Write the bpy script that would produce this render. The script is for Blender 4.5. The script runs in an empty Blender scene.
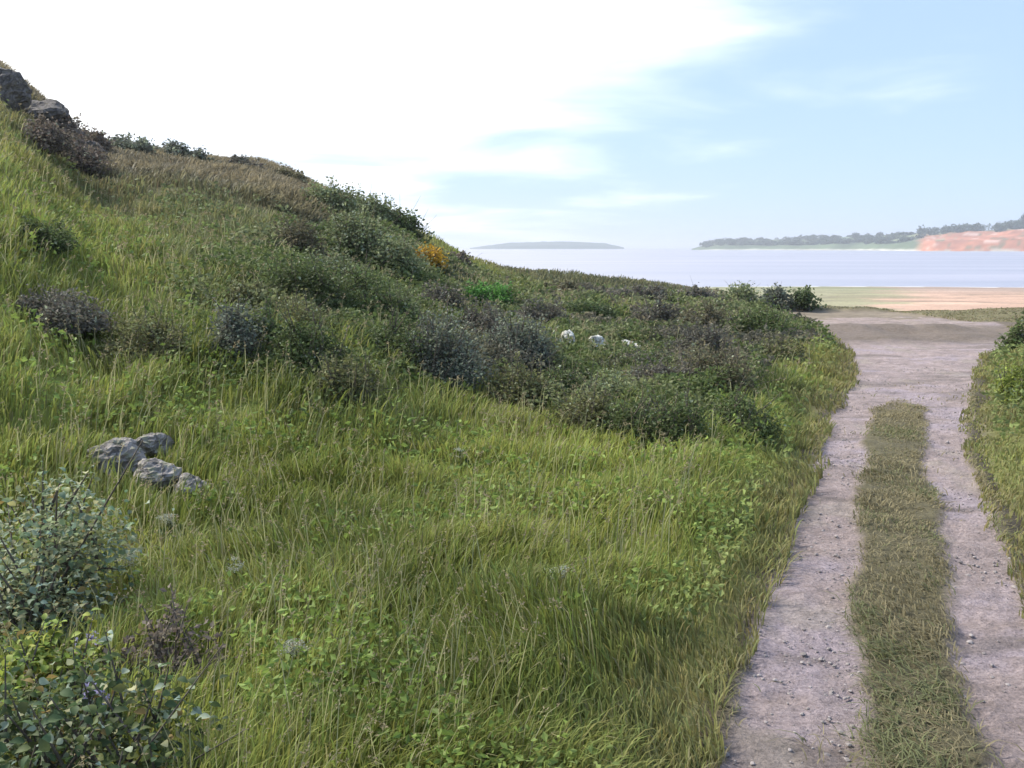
import bpy, math, random
import numpy as np
from mathutils import Vector, Matrix
random.seed(7)
rng = np.random.default_rng(7)
C = bpy.context.scene
COL = C.collection
R = math.radians

# ------------------------------------------------------------------ camera
CAM_Z = 2.4
PITCH = 7.75
F = 1005.0
cam_d = bpy.data.cameras.new('camera')
cam = bpy.data.objects.new('camera', cam_d)
COL.objects.link(cam)
cam.location = (0, 0, CAM_Z)
cam.rotation_euler = (R(90 - PITCH), 0, 0)
cam_d.sensor_width = 36
cam_d.lens = 36 * F / 1024
cam_d.clip_start = 0.05
cam_d.clip_end = 30000
C.camera = cam

# ------------------------------------------------------------------ sky and sun
SUN_EL, SUN_AZ = 42.0, -68.0        # azimuth measured from +Y towards +X (negative: to the left)
w = bpy.data.worlds.new('World'); C.world = w; w.use_nodes = True
nt = w.node_tree; nt.nodes.clear()
def N(t, **k):
    n = nt.nodes.new(t)
    for a, b in k.items(): setattr(n, a, b)
    return n
sky = N('ShaderNodeTexSky', sky_type='NISHITA', sun_disc=False)
sky.sun_elevation = R(SUN_EL); sky.sun_rotation = R(SUN_AZ)
sky.air_density = 1.1; sky.dust_density = 0.15; sky.ozone_density = 2.5
tc = N('ShaderNodeTexCoord')
sep = N('ShaderNodeSeparateXYZ'); nt.links.new(tc.outputs['Generated'], sep.inputs[0])
def M(op, a, b=None, c=None, clamp=False):
    n = N('ShaderNodeMath', operation=op, use_clamp=clamp)
    for i, v in enumerate((a, b, c)):
        if v is None: continue
        if isinstance(v, (int, float)): n.inputs[i].default_value = v
        else: nt.links.new(v, n.inputs[i])
    return n.outputs[0]
zz = M('ADD', M('MAXIMUM', sep.outputs[2], 0.0), 0.10)
px_ = M('DIVIDE', sep.outputs[0], zz); py_ = M('DIVIDE', sep.outputs[1], zz)
comb = N('ShaderNodeCombineXYZ'); nt.links.new(px_, comb.inputs[0]); nt.links.new(py_, comb.inputs[1])
nz = N('ShaderNodeTexNoise'); nz.inputs['Scale'].default_value = 0.85; nz.inputs['Detail'].default_value = 7
nz.inputs['Roughness'].default_value = 0.52; nz.inputs['Distortion'].default_value = 0.4
nt.links.new(comb.outputs[0], nz.inputs['Vector'])
dotn = N('ShaderNodeVectorMath', operation='DOT_PRODUCT')
dotn.inputs[1].default_value = (math.sin(R(-40)) * .9, math.cos(R(-40)) * .9, .42)
nt.links.new(tc.outputs['Generated'], dotn.inputs[0])
bias = M('MULTIPLY', M('SUBTRACT', dotn.outputs['Value'], 0.62), 1.9)
low = M('MULTIPLY', M('SUBTRACT', 0.22, M('MINIMUM', sep.outputs[2], 0.22)), 1.5)
cl = M('SUBTRACT', M('ADD', M('MULTIPLY', M('SUBTRACT', nz.outputs['Fac'], 0.5), 1.5), bias), low)
mr = N('ShaderNodeMapRange', interpolation_type='SMOOTHSTEP')
nt.links.new(cl, mr.inputs[0])
mr.inputs[1].default_value = -0.30; mr.inputs[2].default_value = 0.62
mr.inputs[3].default_value = 0.78; mr.inputs[4].default_value = 1.0
mix = N('ShaderNodeMix', data_type='RGBA')
nt.links.new(mr.outputs[0], mix.inputs[0]); nt.links.new(sky.outputs[0], mix.inputs[6])
cm = N('ShaderNodeMix', data_type='RGBA'); mk = N('ShaderNodeMapRange', interpolation_type='SMOOTHSTEP'); nt.links.new(cl, mk.inputs[0])
mk.inputs[1].default_value = -0.30; mk.inputs[2].default_value = 0.55
nt.links.new(mk.outputs[0], cm.inputs[0])
cm.inputs[6].default_value = (2.75, 3.75, 5.7, 1); cm.inputs[7].default_value = (9.3, 9.4, 9.5, 1)   # thin veil, thick cloud
nt.links.new(cm.outputs[2], mix.inputs[7])
bg = N('ShaderNodeBackground'); bg.inputs['Strength'].default_value = 0.115
nt.links.new(mix.outputs[2], bg.inputs[0])
wo = N('ShaderNodeOutputWorld'); nt.links.new(bg.outputs[0], wo.inputs[0])

sd = bpy.data.lights.new('sun', 'SUN'); sd.energy = 3.8; sd.angle = R(10); sd.color = (1, .95, .86)
so = bpy.data.objects.new('sun', sd); COL.objects.link(so)
sdir = Vector((math.sin(R(SUN_AZ)) * math.cos(R(SUN_EL)), math.cos(R(SUN_AZ)) * math.cos(R(SUN_EL)), math.sin(R(SUN_EL))))
so.rotation_euler = sdir.to_track_quat('Z', 'Y').to_euler()
so.location = (-30, 10, 40)
C.view_settings.view_transform = 'Standard'
C.view_settings.look = 'None'
C.view_settings.exposure = 0.82
C.view_settings.gamma = 1
C.view_settings.use_curve_mapping = False
C.cycles.max_bounces = 6
C.cycles.transparent_max_bounces = 8

# ------------------------------------------------------------------ helpers
def vnoise(x, y, seed=0):
    """smooth value noise, -1..1"""
    x = np.asarray(x, float); y = np.asarray(y, float)
    xi = np.floor(x).astype(np.int64); yi = np.floor(y).astype(np.int64)
    fx = x - xi; fy = y - yi
    fx = fx * fx * fx * (fx * (fx * 6 - 15) + 10); fy = fy * fy * fy * (fy * (fy * 6 - 15) + 10)
    def h(a, b):
        n = (a * 374761393 + b * 668265263 + seed * 1442695041) & 0xffffffff
        n = ((n ^ (n >> 13)) * 1274126177) & 0xffffffff
        n = n ^ (n >> 16)
        return (n & 0xffff) / 32767.5 - 1
    return (h(xi, yi) * (1 - fx) + h(xi + 1, yi) * fx) * (1 - fy) + (h(xi, yi + 1) * (1 - fx) + h(xi + 1, yi + 1) * fx) * fy
def fbm(x, y, seed=0, o=4):
    s = 0; a = 1; t = 0
    for i in range(o):
        s = s + a * vnoise(x, y, seed + i * 17); t += a; a *= .5
        x = x * 2.03 + 11.3; y = y * 2.03 + 5.7
    return s / t
def sstep(a, b, x):
    t = np.clip((np.asarray(x, float) - a) / (b - a), 0, 1); return t * t * (3 - 2 * t)

def ray(px, py):
    p = R(PITCH)
    dx = (px - 512) / F; dy = -(py - 384) / F
    return np.array([dx, math.cos(p) + dy * math.sin(p), -math.sin(p) + dy * math.cos(p)])
def flat(px, py, z=0.0):
    d = ray(px, py); t = (z - CAM_Z) / d[2]; return np.array([d[0] * t, d[1] * t])

# crest of the hill: (screen bearing, crest height there, crest distance)
_cr = [(-600, None, None), (0, 72, 46), (38, 102, 48), (75, 137, 50), (100, 146, 52), (200, 160, 54), (260, 167, 55), (300, 182, 55),
       (330, 196, 55), (380, 214, 54), (410, 232, 52), (440, 248, 52), (470, 262, 54), (510, 272, 58), (600, 280, 60),
       (700, 291, 60), (760, 300, 55), (820, 309, 48), (900, 313, 44), (1024, 315, 42)]
ang, zc, yc = [], [], []
for px, py, Y in _cr[1:]:
    d = ray(px, py); k = Y / d[1]
    ang.append(math.degrees(math.atan2(d[0], d[1]))); zc.append(CAM_Z + d[2] * k); yc.append(Y / math.cos(math.atan2(d[0], d[1])))
ang = [-180, -140, -100, -70, -45] + ang + [40, 60, 100, 140, 180]
zc = [1, 5, 11, 13, 13] + zc + [0, .6, 1.5, 1.2, 1]
yc = [9000, 400, 80, 52, 50] + yc + [50, 200, 3000, 9000, 9000]
# track centreline and rut edges on the ground
_rut = [(880, 665, 872, 1000, 1180), (768, 712, 864, 978, 1100), (700, 727, 862, 958, 1062), (600, 765, 858, 950, 1030), (550, 780, 858, 945, 1013),
        (500, 797, 862, 935, 992), (450, 812, 866, 925, 972), (420, 824, 869, 922, 968), (406, 834, 870, 920, 972), (396, 842, 895, 897, 975), (368, 852, 915, 915, 978),
        (345, 850, 915, 915, 985), (325, 832, 930, 930, 1075)]
RY = []; RU = []
for r_ in _rut:
    pts = [flat(x, r_[0]) for x in r_[1:]]
    RY.append(pts[0][1]); RU.append([p[0] for p in pts])
o_ = np.argsort(RY); RY = np.array(RY)[o_]; RU = np.array(RU)[o_]
# straight continuation behind the camera
s0 = (RU[1] - RU[0]) / (RY[1] - RY[0])
RY = np.concatenate([[-6.0], RY]); RU = np.vstack([RU[0] + np.array([.12, .16, .16, .12]) * (-6 - RY[1]), RU])
def edges(Y): return [np.interp(Y, RY, RU[:, i]) for i in range(4)]

def track_d(X, Y):
    """distance outside the worn corridor (negative inside)"""
    e = edges(Y); wob = fbm(X * .9, Y * .9, 5, 3) * .14
    d = np.maximum(e[0] - X, X - e[3]) + wob
    return np.where((Y > 47), 9.0, d)
def height(X, Y):
    X = np.asarray(X, float); Y = np.asarray(Y, float)
    r = np.hypot(X, Y); a = np.degrees(np.arctan2(X, Y))
    Z = np.interp(a, ang, zc); Rc = np.interp(a, ang, yc)
    t = np.clip((r - 7) / (Rc - 7), 0, 1)
    base = -0.35 * sstep(15, 45, r) * sstep(4, 14, a)
    prof = np.where(t < 1, t * (1.18 - 0.18 * t), 1.0)
    prof = np.minimum(prof, 1) * sstep(0, .12, t) 
    lowleft = (Z > .5)
    z = np.where(lowleft, Z * prof, Z * sstep(0, 1, t))
    over = np.maximum(r - Rc, 0)
    z = z - np.where(over < 12, over ** 2 * .016, 12 * 12 * .016 + (over - 12) * .36)
    # beach plane
    sh = 186 + 14 * vnoise(X / 60., Y / 60., 9) - 0.02 * np.abs(X)
    b = np.clip(-5.0 + (sh - Y) * 0.0075, -7.5, -4.2)
    front = sstep(75, 60, np.abs(a))
    z = np.where((a > -70) & (a < 75), np.maximum(z, b), np.maximum(z, -6.5))
    # lumps and hollows
    lm = sstep(0, 3.5, track_d(X, Y)) * sstep(150, 60, r)
    z = z + lm * (fbm(X / 3.2, Y / 3.2, 21, 4) * .30 * sstep(1, 9, r) + fbm(X / 11., Y / 11., 33, 3) * .5 * sstep(6, 22, r) * sstep(60, 45, r) * sstep(-1, -6, a))
    # verge bank beside the left rut
    dd = track_d(X, Y); left = X < edges(Y)[1]
    z = z + np.where(left, sstep(0.0, 1.0, dd) * .16, sstep(0, 1.2, dd) * .10) * sstep(60, 40, r)
    # the low earth bank across the end of the track
    bank = np.exp(-((Y - 33.5) / .9) ** 2) * sstep(9.6, 10.8, X) * sstep(15.8, 14.5, X)
    z = z + bank * .22
    return z
def hit(px, py, rmax=70):
    d = ray(px, py); t = np.linspace(2, rmax, 4000)
    z = CAM_Z + d[2] * t; h = height(d[0] * t, d[1] * t)
    k = np.argmax(z < h)
    if not (z < h).any():
        m = np.argmin(z - h); k = m
    return d[0] * t[k], d[1] * t[k], float(h[k])

def mesh_np(name, V, loops, starts, totals, mat=None, parent=None, color=None, smooth=True):
    me = bpy.data.meshes.new(name)
    V = np.asarray(V, np.float32)
    me.vertices.add(len(V)); me.vertices.foreach_set('co', V.ravel())
    loops = np.asarray(loops, np.int32)
    me.loops.add(len(loops)); me.loops.foreach_set('vertex_index', loops)
    me.polygons.add(len(starts)); me.polygons.foreach_set('loop_start', np.asarray(starts, np.int32))
    me.polygons.foreach_set('loop_total', np.asarray(totals, np.int32))
    me.update(calc_edges=True)
    if color is not None:
        a = me.attributes.new('tint', 'FLOAT_COLOR', 'POINT')
        c4 = np.ones((len(V), 4), np.float32); c4[:, :3] = color
        a.data.foreach_set('color', c4.ravel())
    me.polygons.foreach_set('use_smooth', np.full(len(starts), smooth))
    if mat: me.materials.append(mat)
    o = bpy.data.objects.new(name, me); COL.objects.link(o)
    if parent: o.parent = parent
    return o
def mesh_quads(name, V, Q, **k):
    Q = np.asarray(Q, np.int32); n = len(Q); m = Q.shape[1]
    return mesh_np(name, V, Q.ravel(), np.arange(n) * m, np.full(n, m), **k)
def tag(o, label=None, cat=None, group=None, kind=None):
    if label: o['label'] = label
    if cat: o['category'] = cat
    if group: o['group'] = group
    if kind: o['kind'] = kind
    return o
def empty(name, loc=(0, 0, 0)):
    o = bpy.data.objects.new(name, None); COL.objects.link(o); o.location = loc
    o.empty_display_size = .2
    return o

# materials
def newmat(name):
    m = bpy.data.materials.new(name); m.use_nodes = True
    t = m.node_tree; t.nodes.clear(); return m, t
def simple_nodes(t):
    out = t.nodes.new('ShaderNodeOutputMaterial'); p = t.nodes.new('ShaderNodeBsdfPrincipled')
    t.links.new(p.outputs[0], out.inputs[0]); return out, p
def tex_noise(t, scale, detail=4, rough=.55, vec=None):
    n = t.nodes.new('ShaderNodeTexNoise'); n.inputs['Scale'].default_value = scale; n.inputs['Detail'].default_value = detail
    n.inputs['Roughness'].default_value = rough
    if vec is None:
        g = t.nodes.new('ShaderNodeTexCoord'); vec = g.outputs['Object']
    t.links.new(vec, n.inputs['Vector']); return n
def ramp(t, fac, stops):
    r = t.nodes.new('ShaderNodeValToRGB'); e = r.color_ramp.elements
    while len(e) < len(stops): e.new(.5)
    for i, (p, c) in enumerate(stops): e[i].position = p; e[i].color = (*c, 1)
    t.links.new(fac, r.inputs[0]); return r.outputs[0]
def mixc(t, fac, a, b, mode='MIX'):
    m = t.nodes.new('ShaderNodeMix'); m.data_type = 'RGBA'; m.blend_type = mode
    for i, v in ((0, fac), (6, a), (7, b)):
        if isinstance(v, (int, float)): m.inputs[i].default_value = v
        elif isinstance(v, tuple): m.inputs[i].default_value = (*v, 1)
        else: t.links.new(v, m.inputs[i])
    return m.outputs[2]
def bump(t, p, h, s=.5, d=.02):
    b = t.nodes.new('ShaderNodeBump'); b.inputs['Strength'].default_value = s; b.inputs['Distance'].default_value = d
    t.links.new(h, b.inputs['Height']); t.links.new(b.outputs[0], p.inputs['Normal'])

def tint_mat(name, rough=.7, trans=.3, spec=.25, noise=None):
    m, t = newmat(name); out, p = simple_nodes(t)
    a = t.nodes.new('ShaderNodeAttribute'); a.attribute_name = 'tint'
    col = a.outputs['Color']
    if noise:
        n = tex_noise(t, noise, 3)
        col = mixc(t, .55, col, ramp(t, n.outputs['Fac'], [(.3, (.55, .55, .55)), (.7, (1.35, 1.35, 1.3))]), 'MULTIPLY')
    t.links.new(col, p.inputs['Base Color'])
    p.inputs['Roughness'].default_value = rough; p.inputs['Specular IOR Level'].default_value = spec
    if trans:
        tr = t.nodes.new('ShaderNodeBsdfTranslucent'); t.links.new(col, tr.inputs[0])
        ms = t.nodes.new('ShaderNodeMixShader'); ms.inputs[0].default_value = trans
        t.links.new(p.outputs[0], ms.inputs[1]); t.links.new(tr.outputs[0], ms.inputs[2]); t.links.new(ms.outputs[0], out.inputs[0])
    return m
M_GRASS = tint_mat('grass_blades', .6, .42, .2)
M_LEAF = tint_mat('leaves', .6, .36, .18)
M_GROUND = tint_mat('turf_and_soil', .95, 0, .1, noise=3.0)
M_LAND = tint_mat('far_land', .95, 0, .1, noise=.02)
M_PETAL = tint_mat('petals', .6, .3, .2)
m, t = newmat('bark'); out, p = simple_nodes(t)
t.links.new(ramp(t, tex_noise(t, 14).outputs['Fac'], [(.3, (.06, .045, .035)), (.7, (.16, .13, .10))]), p.inputs['Base Color']); p.inputs['Roughness'].default_value = .9
M_BARK = m
def rock_mat(name, a, b, c):
    m, t = newmat(name); out, p = simple_nodes(t)
    n = tex_noise(t, 3.0, 8, .65); n2 = tex_noise(t, 11, 5)
    col = mixc(t, ramp(t, n2.outputs['Fac'], [(.5, (0, 0, 0)), (.62, (.8, .8, .8))]), ramp(t, n.outputs['Fac'], [(.3, a), (.7, b)]), c)
    t.links.new(col, p.inputs['Base Color']); p.inputs['Roughness'].default_value = .9
    v = t.nodes.new('ShaderNodeTexVoronoi'); v.feature = 'DISTANCE_TO_EDGE'; v.inputs['Scale'].default_value = 4.5
    g = t.nodes.new('ShaderNodeTexCoord'); mv = t.nodes.new('ShaderNodeVectorMath'); mv.operation = 'MULTIPLY_ADD'; mv.inputs[1].default_value = (.35,) * 3
    t.links.new(n.outputs['Color'], mv.inputs[0]); t.links.new(g.outputs['Object'], mv.inputs[2]); t.links.new(mv.outputs[0], v.inputs['Vector'])
    cr_ = ramp(t, v.outputs['Distance'], [(.0, (0, 0, 0)), (.06, (1, 1, 1))])
    ma = t.nodes.new('ShaderNodeMath'); ma.operation = 'MULTIPLY_ADD'; ma.inputs[1].default_value = .35; t.links.new(cr_, ma.inputs[0]); t.links.new(n.outputs['Fac'], ma.inputs[2])
    bump(t, p, ma.outputs[0], 1.0, .10); return m
M_ROCK = rock_mat('grey_stone', (.19, .165, .145), (.38, .34, .31), (.24, .235, .15))
M_DARKROCK = rock_mat('brown_grey_stone', (.075, .062, .055), (.19, .165, .15), (.12, .105, .07))
M_PALE = rock_mat('pale_stone', (.62, .59, .50), (.85, .82, .74), (.55, .53, .40))

# ------------------------------------------------------------------ ground
CG = np.array([.085, .098, .036]); CB = np.array([.15, .125, .075]); CD = np.array([.052, .06, .030]); CS = np.array([.46, .31, .235])
def px_of(X, Y): return 512 + F * X / np.maximum(Y, .5)
def heath(X, Y):
    """1 on the brown upper slope"""
    r = np.hypot(X, Y); a = np.degrees(np.arctan2(X, Y)); Rc = np.interp(a, ang, yc)
    t = r / Rc + .06 * fbm(X / 4, Y / 4, 71)
    return sstep(.42, .56, t - .36 * sstep(-21.5, -25.5, a)) * sstep(-8.5, -11, a) * sstep(1.2, 1.1, t)
def zone_color(X, Y):
    """colour of the plants growing at a point"""
    r = np.hypot(X, Y); a = np.degrees(np.arctan2(X, Y))
    n1 = fbm(X / 2.6, Y / 2.6, 41)[:, None]; n2 = fbm(X / .8, Y / .8, 51)[:, None]; n3 = fbm(X / 7, Y / 7, 61)[:, None]
    g = np.array([.245, .275, .070]) * (1 + .22 * n1 + .18 * n2)
    yel = np.array([.285, .270, .088]); deep = np.array([.150, .180, .040])
    f = sstep(.05, .5, n3 + .3 * n2); g = g * (1 - f) + yel * f
    f = sstep(-.05, -.5, n1 + .35 * n3); g = g * (1 - f * .75) + deep * f * .75
    # drier, greyer up the slope
    f = (sstep(18, 38, r) * sstep(-2, -9, a))[:, None]
    g = g * (1 - f) + np.array([.225, .20, .098]) * (1 + .15 * n2) * f
    hh = heath(X, Y)[:, None]
    g = g * (1 - hh) + np.array([.235, .20, .125]) * (1 + .3 * n2) * hh
    # worn olive-brown margin along the track
    f = (sstep(.75, .05, track_d(X, Y) + .45 * n1[:, 0]) * (r < 45) * .7)[:, None]; g = g * (1 - f) + np.array([.215, .195, .085]) * f
    # duller scrub ground in the hollow
    f = (sstep(13, 17, r) * sstep(34, 26, r) * sstep(-24, -16, a) * sstep(17, 13, a) * .6)[:, None]; g = g * (1 - f) + np.array([.13, .145, .065]) * f
    f = (sstep(0, .3, X - edges(Y)[3]) * (Y > 0) * (r < 60) * .65)[:, None]; g = g * (1 - f) + np.array([.19, .185, .075]) * (1 + .2 * n2) * f
    # dull grey-brown scrubland ahead, towards the crest
    f = (sstep(34, 50, r) * sstep(-2.5, 0, a) * sstep(21, 17.5, a))[:, None]
    g = g * (1 - f * .8) + np.array([.115, .112, .072]) * f * .8
    # dry tussocks on the brow past the end of the track
    f = (sstep(34, 38, Y) * sstep(8, 11, X) * .8)[:, None]; g = g * (1 - f) + np.array([.24, .21, .13]) * f
    return g
def build_ground():
    a = np.concatenate([np.arange(-180, -36, 2.0), np.arange(-36, 36, .22), np.arange(36, 180, 2.0)])
    r = [.4]
    while r[-1] < 260: r.append(r[-1] * 1.013 + .002)
    while r[-1] < 9500: r.append(r[-1] * 1.12)
    r = np.array(r)
    A, Rr = np.meshgrid(np.radians(a), r)
    X = Rr * np.sin(A); Y = Rr * np.cos(A)
    Z = height(X, Y) - sstep(.05, -.12, track_d(X, Y)) * .07 * (Rr < 60)
    V = np.stack([X, Y, Z], -1).reshape(-1, 3)
    V = np.vstack([V, [[0, 0, float(height(0., 0.))]]])
    nr, na = A.shape
    i, j = np.meshgrid(np.arange(nr - 1), np.arange(na), indexing='ij'); j2 = (j + 1) % na
    Q = np.stack([i * na + j, (i + 1) * na + j, (i + 1) * na + j2, i * na + j2], -1).reshape(-1, 4)[:, ::-1]
    T = np.stack([np.full(na, nr * na), np.arange(na), (np.arange(na) + 1) % na], -1)[:, ::-1]
    x, y, z = V[:, 0], V[:, 1], V[:, 2]; rr = np.hypot(x, y); aa = np.degrees(np.arctan2(x, y))
    n = fbm(x / 1.1, y / 1.1, 3)[:, None]
    c = zone_color(x, y) * .62 * (1 + .25 * n)
    td = track_d(x, y)[:, None]
    bare = np.array([.20, .165, .125]) * (1 + .2 * n)
    f = sstep(.25, -.05, td + .25 * n) * (rr[:, None] < 60); c = c * (1 - f) + bare * f
    # sand below the brow
    sand = CS * (1 + .10 * fbm(x / 9, y / 9, 91)[:, None])
    wet = np.array([.30, .235, .20]); f = sstep(-4.6, -5.0, z)[:, None]; sand = sand * (1 - f) + wet * f
    gdune = np.array([.22, .235, .14]); f = (sstep(22, 19, aa + 4.5 * fbm(x / 12, y / 7, 93)) * .8)[:, None]; sand = sand * (1 - f) + gdune * f
    nl = fbm(x / 26, y / 5, 95, 4)[:, None]; sand = sand * (1 + .28 * nl)
    f = sstep(.16, .42, fbm(x / 18, (y + 3 * vnoise(x / 9, y / 30, 96)) / 2.6, 97, 3))[:, None] * sstep(-4.95, -4.7, z)[:, None] * .6; sand = sand * (1 - f) + np.array([.17, .145, .11]) * f
    f = ((z > -5.035) & (z < -4.99))[:, None] * .8; sand = sand * (1 - f) + np.array([.75, .75, .75]) * f
    f = (sstep(-2.6, -3.6, z + .3 * fbm(x / 5, y / 5, 94)) * (np.abs(aa) < 78))[:, None]; c = c * (1 - f) + sand * f
    me_l = np.concatenate([Q.ravel(), T.ravel()])
    st = np.concatenate([np.arange(len(Q)) * 4, len(Q) * 4 + np.arange(len(T)) * 3])
    tt = np.concatenate([np.full(len(Q), 4), np.full(len(T), 3)])
    o = mesh_np('ground', V, me_l, st, tt, mat=M_GROUND, color=c)
    tag(o, 'rolling coastal ground from the grassy hillside down to the sandy beach', kind='structure')
build_ground()

# ------------------------------------------------------------------ track
def rutness(X, Y):
    e = edges(Y); wob = fbm(X * 1.3 + 9, Y * .9, 15, 4) * .16
    def band(lo, hi): return sstep(-.07, .09, (X - lo) + wob) * sstep(-.07, .09, (hi - X) - wob)
    far = sstep(15.4, 16.6, Y + 1.6 * fbm(X * 1.5, Y * .6, 16, 3)) * band(e[0], e[3])
    return np.clip(np.maximum(np.maximum(band(e[0], e[1]), band(e[2], e[3])), far), 0, 1)
def build_track():
    ys = [-5.0]
    while ys[-1] < 42: ys.append(ys[-1] + max(.035, .006 * ys[-1]))
    ys = np.array(ys); u = np.linspace(-.16, 1.16, 130)
    Yg, U = np.meshgrid(ys, u, indexing='ij'); e = edges(Yg)
    X = e[0] + (e[3] - e[0]) * U
    rt = rutness(X, Yg); inside = sstep(-.16, .02, U) * sstep(1.16, .98, U)
    fine = fbm(X * 6, Yg * 6, 77, 4)
    Z = height(X, Yg) + .025 - .055 * (1 - inside) - rt * .035 * sstep(30, 18, Yg) + fine * .020 + fbm(X * 14, Yg * 14, 75, 2) * .008 * (Yg < 14) + fbm(X * 1.8, Yg * .9, 78, 3) * .03 + sstep(26, 30, Yg) * fbm(X * .8, Yg * .8, 79, 4) * .10
    Z = Z - .1 * sstep(38, 42, Yg)
    V = np.stack([X, Yg, Z], -1).reshape(-1, 3); n, m = X.shape
    i, j = np.meshgrid(np.arange(n - 1), np.arange(m - 1), indexing='ij')
    Q = np.stack([i * m + j, i * m + j + 1, (i + 1) * m + j + 1, (i + 1) * m + j], -1).reshape(-1, 4)
    x, y = V[:, 0], V[:, 1]; rtf = rt.reshape(-1, 1)
    n1 = fbm(x * 1.2, y * 1.2, 80)[:, None]; n2 = fbm(x * 5, y * 5, 81, 3)[:, None]
    sand = np.array([.35, .28, .265]) * (1 + .25 * n1 + .22 * n2)
    lil = np.array([.345, .29, .325]); f = sstep(.0, .5, n1 + .2 * n2) * .7; sand = sand * (1 - f) + lil * f  # lilac patches: sky reflection off damp earth, put into the colour
    med = np.array([.135, .118, .062]) * (1 + .14 * n1 + .16 * n2)
    c = sand * rtf + med * (1 - rtf)
    # damp patches and old wheel scuffs
    n4 = fbm(x * .7 + 40, y * 2.2, 85, 3)[:, None]; f = sstep(.15, .5, n4) * rtf * .65; c = c * (1 - f) + np.array([.17, .14, .122]) * f
    n5 = fbm(x * 2.5, y * 1.1, 86, 3)[:, None]; f = sstep(.2, .55, n5) * rtf * .5; c = c * (1 - f) + np.array([.33, .285, .235]) * f
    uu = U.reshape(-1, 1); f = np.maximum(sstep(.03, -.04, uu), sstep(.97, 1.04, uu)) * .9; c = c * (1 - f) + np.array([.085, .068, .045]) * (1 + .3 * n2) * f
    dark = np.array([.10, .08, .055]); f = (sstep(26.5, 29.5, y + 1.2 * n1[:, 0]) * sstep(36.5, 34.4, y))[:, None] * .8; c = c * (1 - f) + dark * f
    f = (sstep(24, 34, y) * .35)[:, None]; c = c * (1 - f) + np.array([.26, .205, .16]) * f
    m_, t_ = newmat('worn_earth'); out, p = simple_nodes(t_)
    a = t_.nodes.new('ShaderNodeAttribute'); a.attribute_name = 'tint'
    nn = tex_noise(t_, 45, 6, .7); n3 = tex_noise(t_, 9, 5, .6)
    cc = mixc(t_, .7, a.outputs['Color'], ramp(t_, nn.outputs['Fac'], [(.32, (.42, .39, .36)), (.5, (1, 1, 1)), (.68, (1.55, 1.5, 1.45))]), 'MULTIPLY')
    cc = mixc(t_, .7, cc, ramp(t_, n3.outputs['Fac'], [(.35, (.75, .74, .72)), (.65, (1.15, 1.15, 1.17))]), 'MULTIPLY')
    t_.links.new(cc, p.inputs['Base Color']); p.inputs['Roughness'].default_value = .85; p.inputs['Specular IOR Level'].default_value = .3
    n6 = tex_noise(t_, 22, 8, .75); bump(t_, p, n6.outputs['Fac'], 1.0, .06)
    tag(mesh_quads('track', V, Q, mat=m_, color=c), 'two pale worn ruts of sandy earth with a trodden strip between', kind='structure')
build_track()

# ------------------------------------------------------------------ sea
def build_sea():
    r = np.concatenate([[120], np.geomspace(150, 14000, 30)]); a = np.radians(np.arange(-80, 82, 2.0))
    A, Rr = np.meshgrid(a, r); V = np.stack([Rr * np.sin(A), Rr * np.cos(A), np.full_like(A, -5.0)], -1).reshape(-1, 3)
    n, m_ = A.shape; i, j = np.meshgrid(np.arange(n - 1), np.arange(m_ - 1), indexing='ij')
    Q = np.stack([i * m_ + j, i * m_ + j + 1, (i + 1) * m_ + j + 1, (i + 1) * m_ + j], -1).reshape(-1, 4)
    mm, t = newmat('sea_water'); out, p = simple_nodes(t)
    g = t.nodes.new('ShaderNodeTexCoord'); mp = t.nodes.new('ShaderNodeMapping'); t.links.new(g.outputs['Object'], mp.inputs[0])
    mp.inputs['Scale'].default_value = (.004, .02, 1)
    n1 = tex_noise(t, 1.0, 4, .5, mp.outputs[0])
    t.links.new(ramp(t, n1.outputs['Fac'], [(.35, (.26, .27, .32)), (.68, (.36, .35, .40))]), p.inputs['Base Color'])
    p.inputs['Roughness'].default_value = .42; p.inputs['Specular IOR Level'].default_value = .4
    n2 = tex_noise(t, .35, 6, .6, g.outputs['Object']); bump(t, p, n2.outputs['Fac'], .5, .6)
    tag(mesh_quads('sea', V, Q, mat=mm), 'calm pale lilac sea of the bay', kind='structure')
build_sea()

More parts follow.
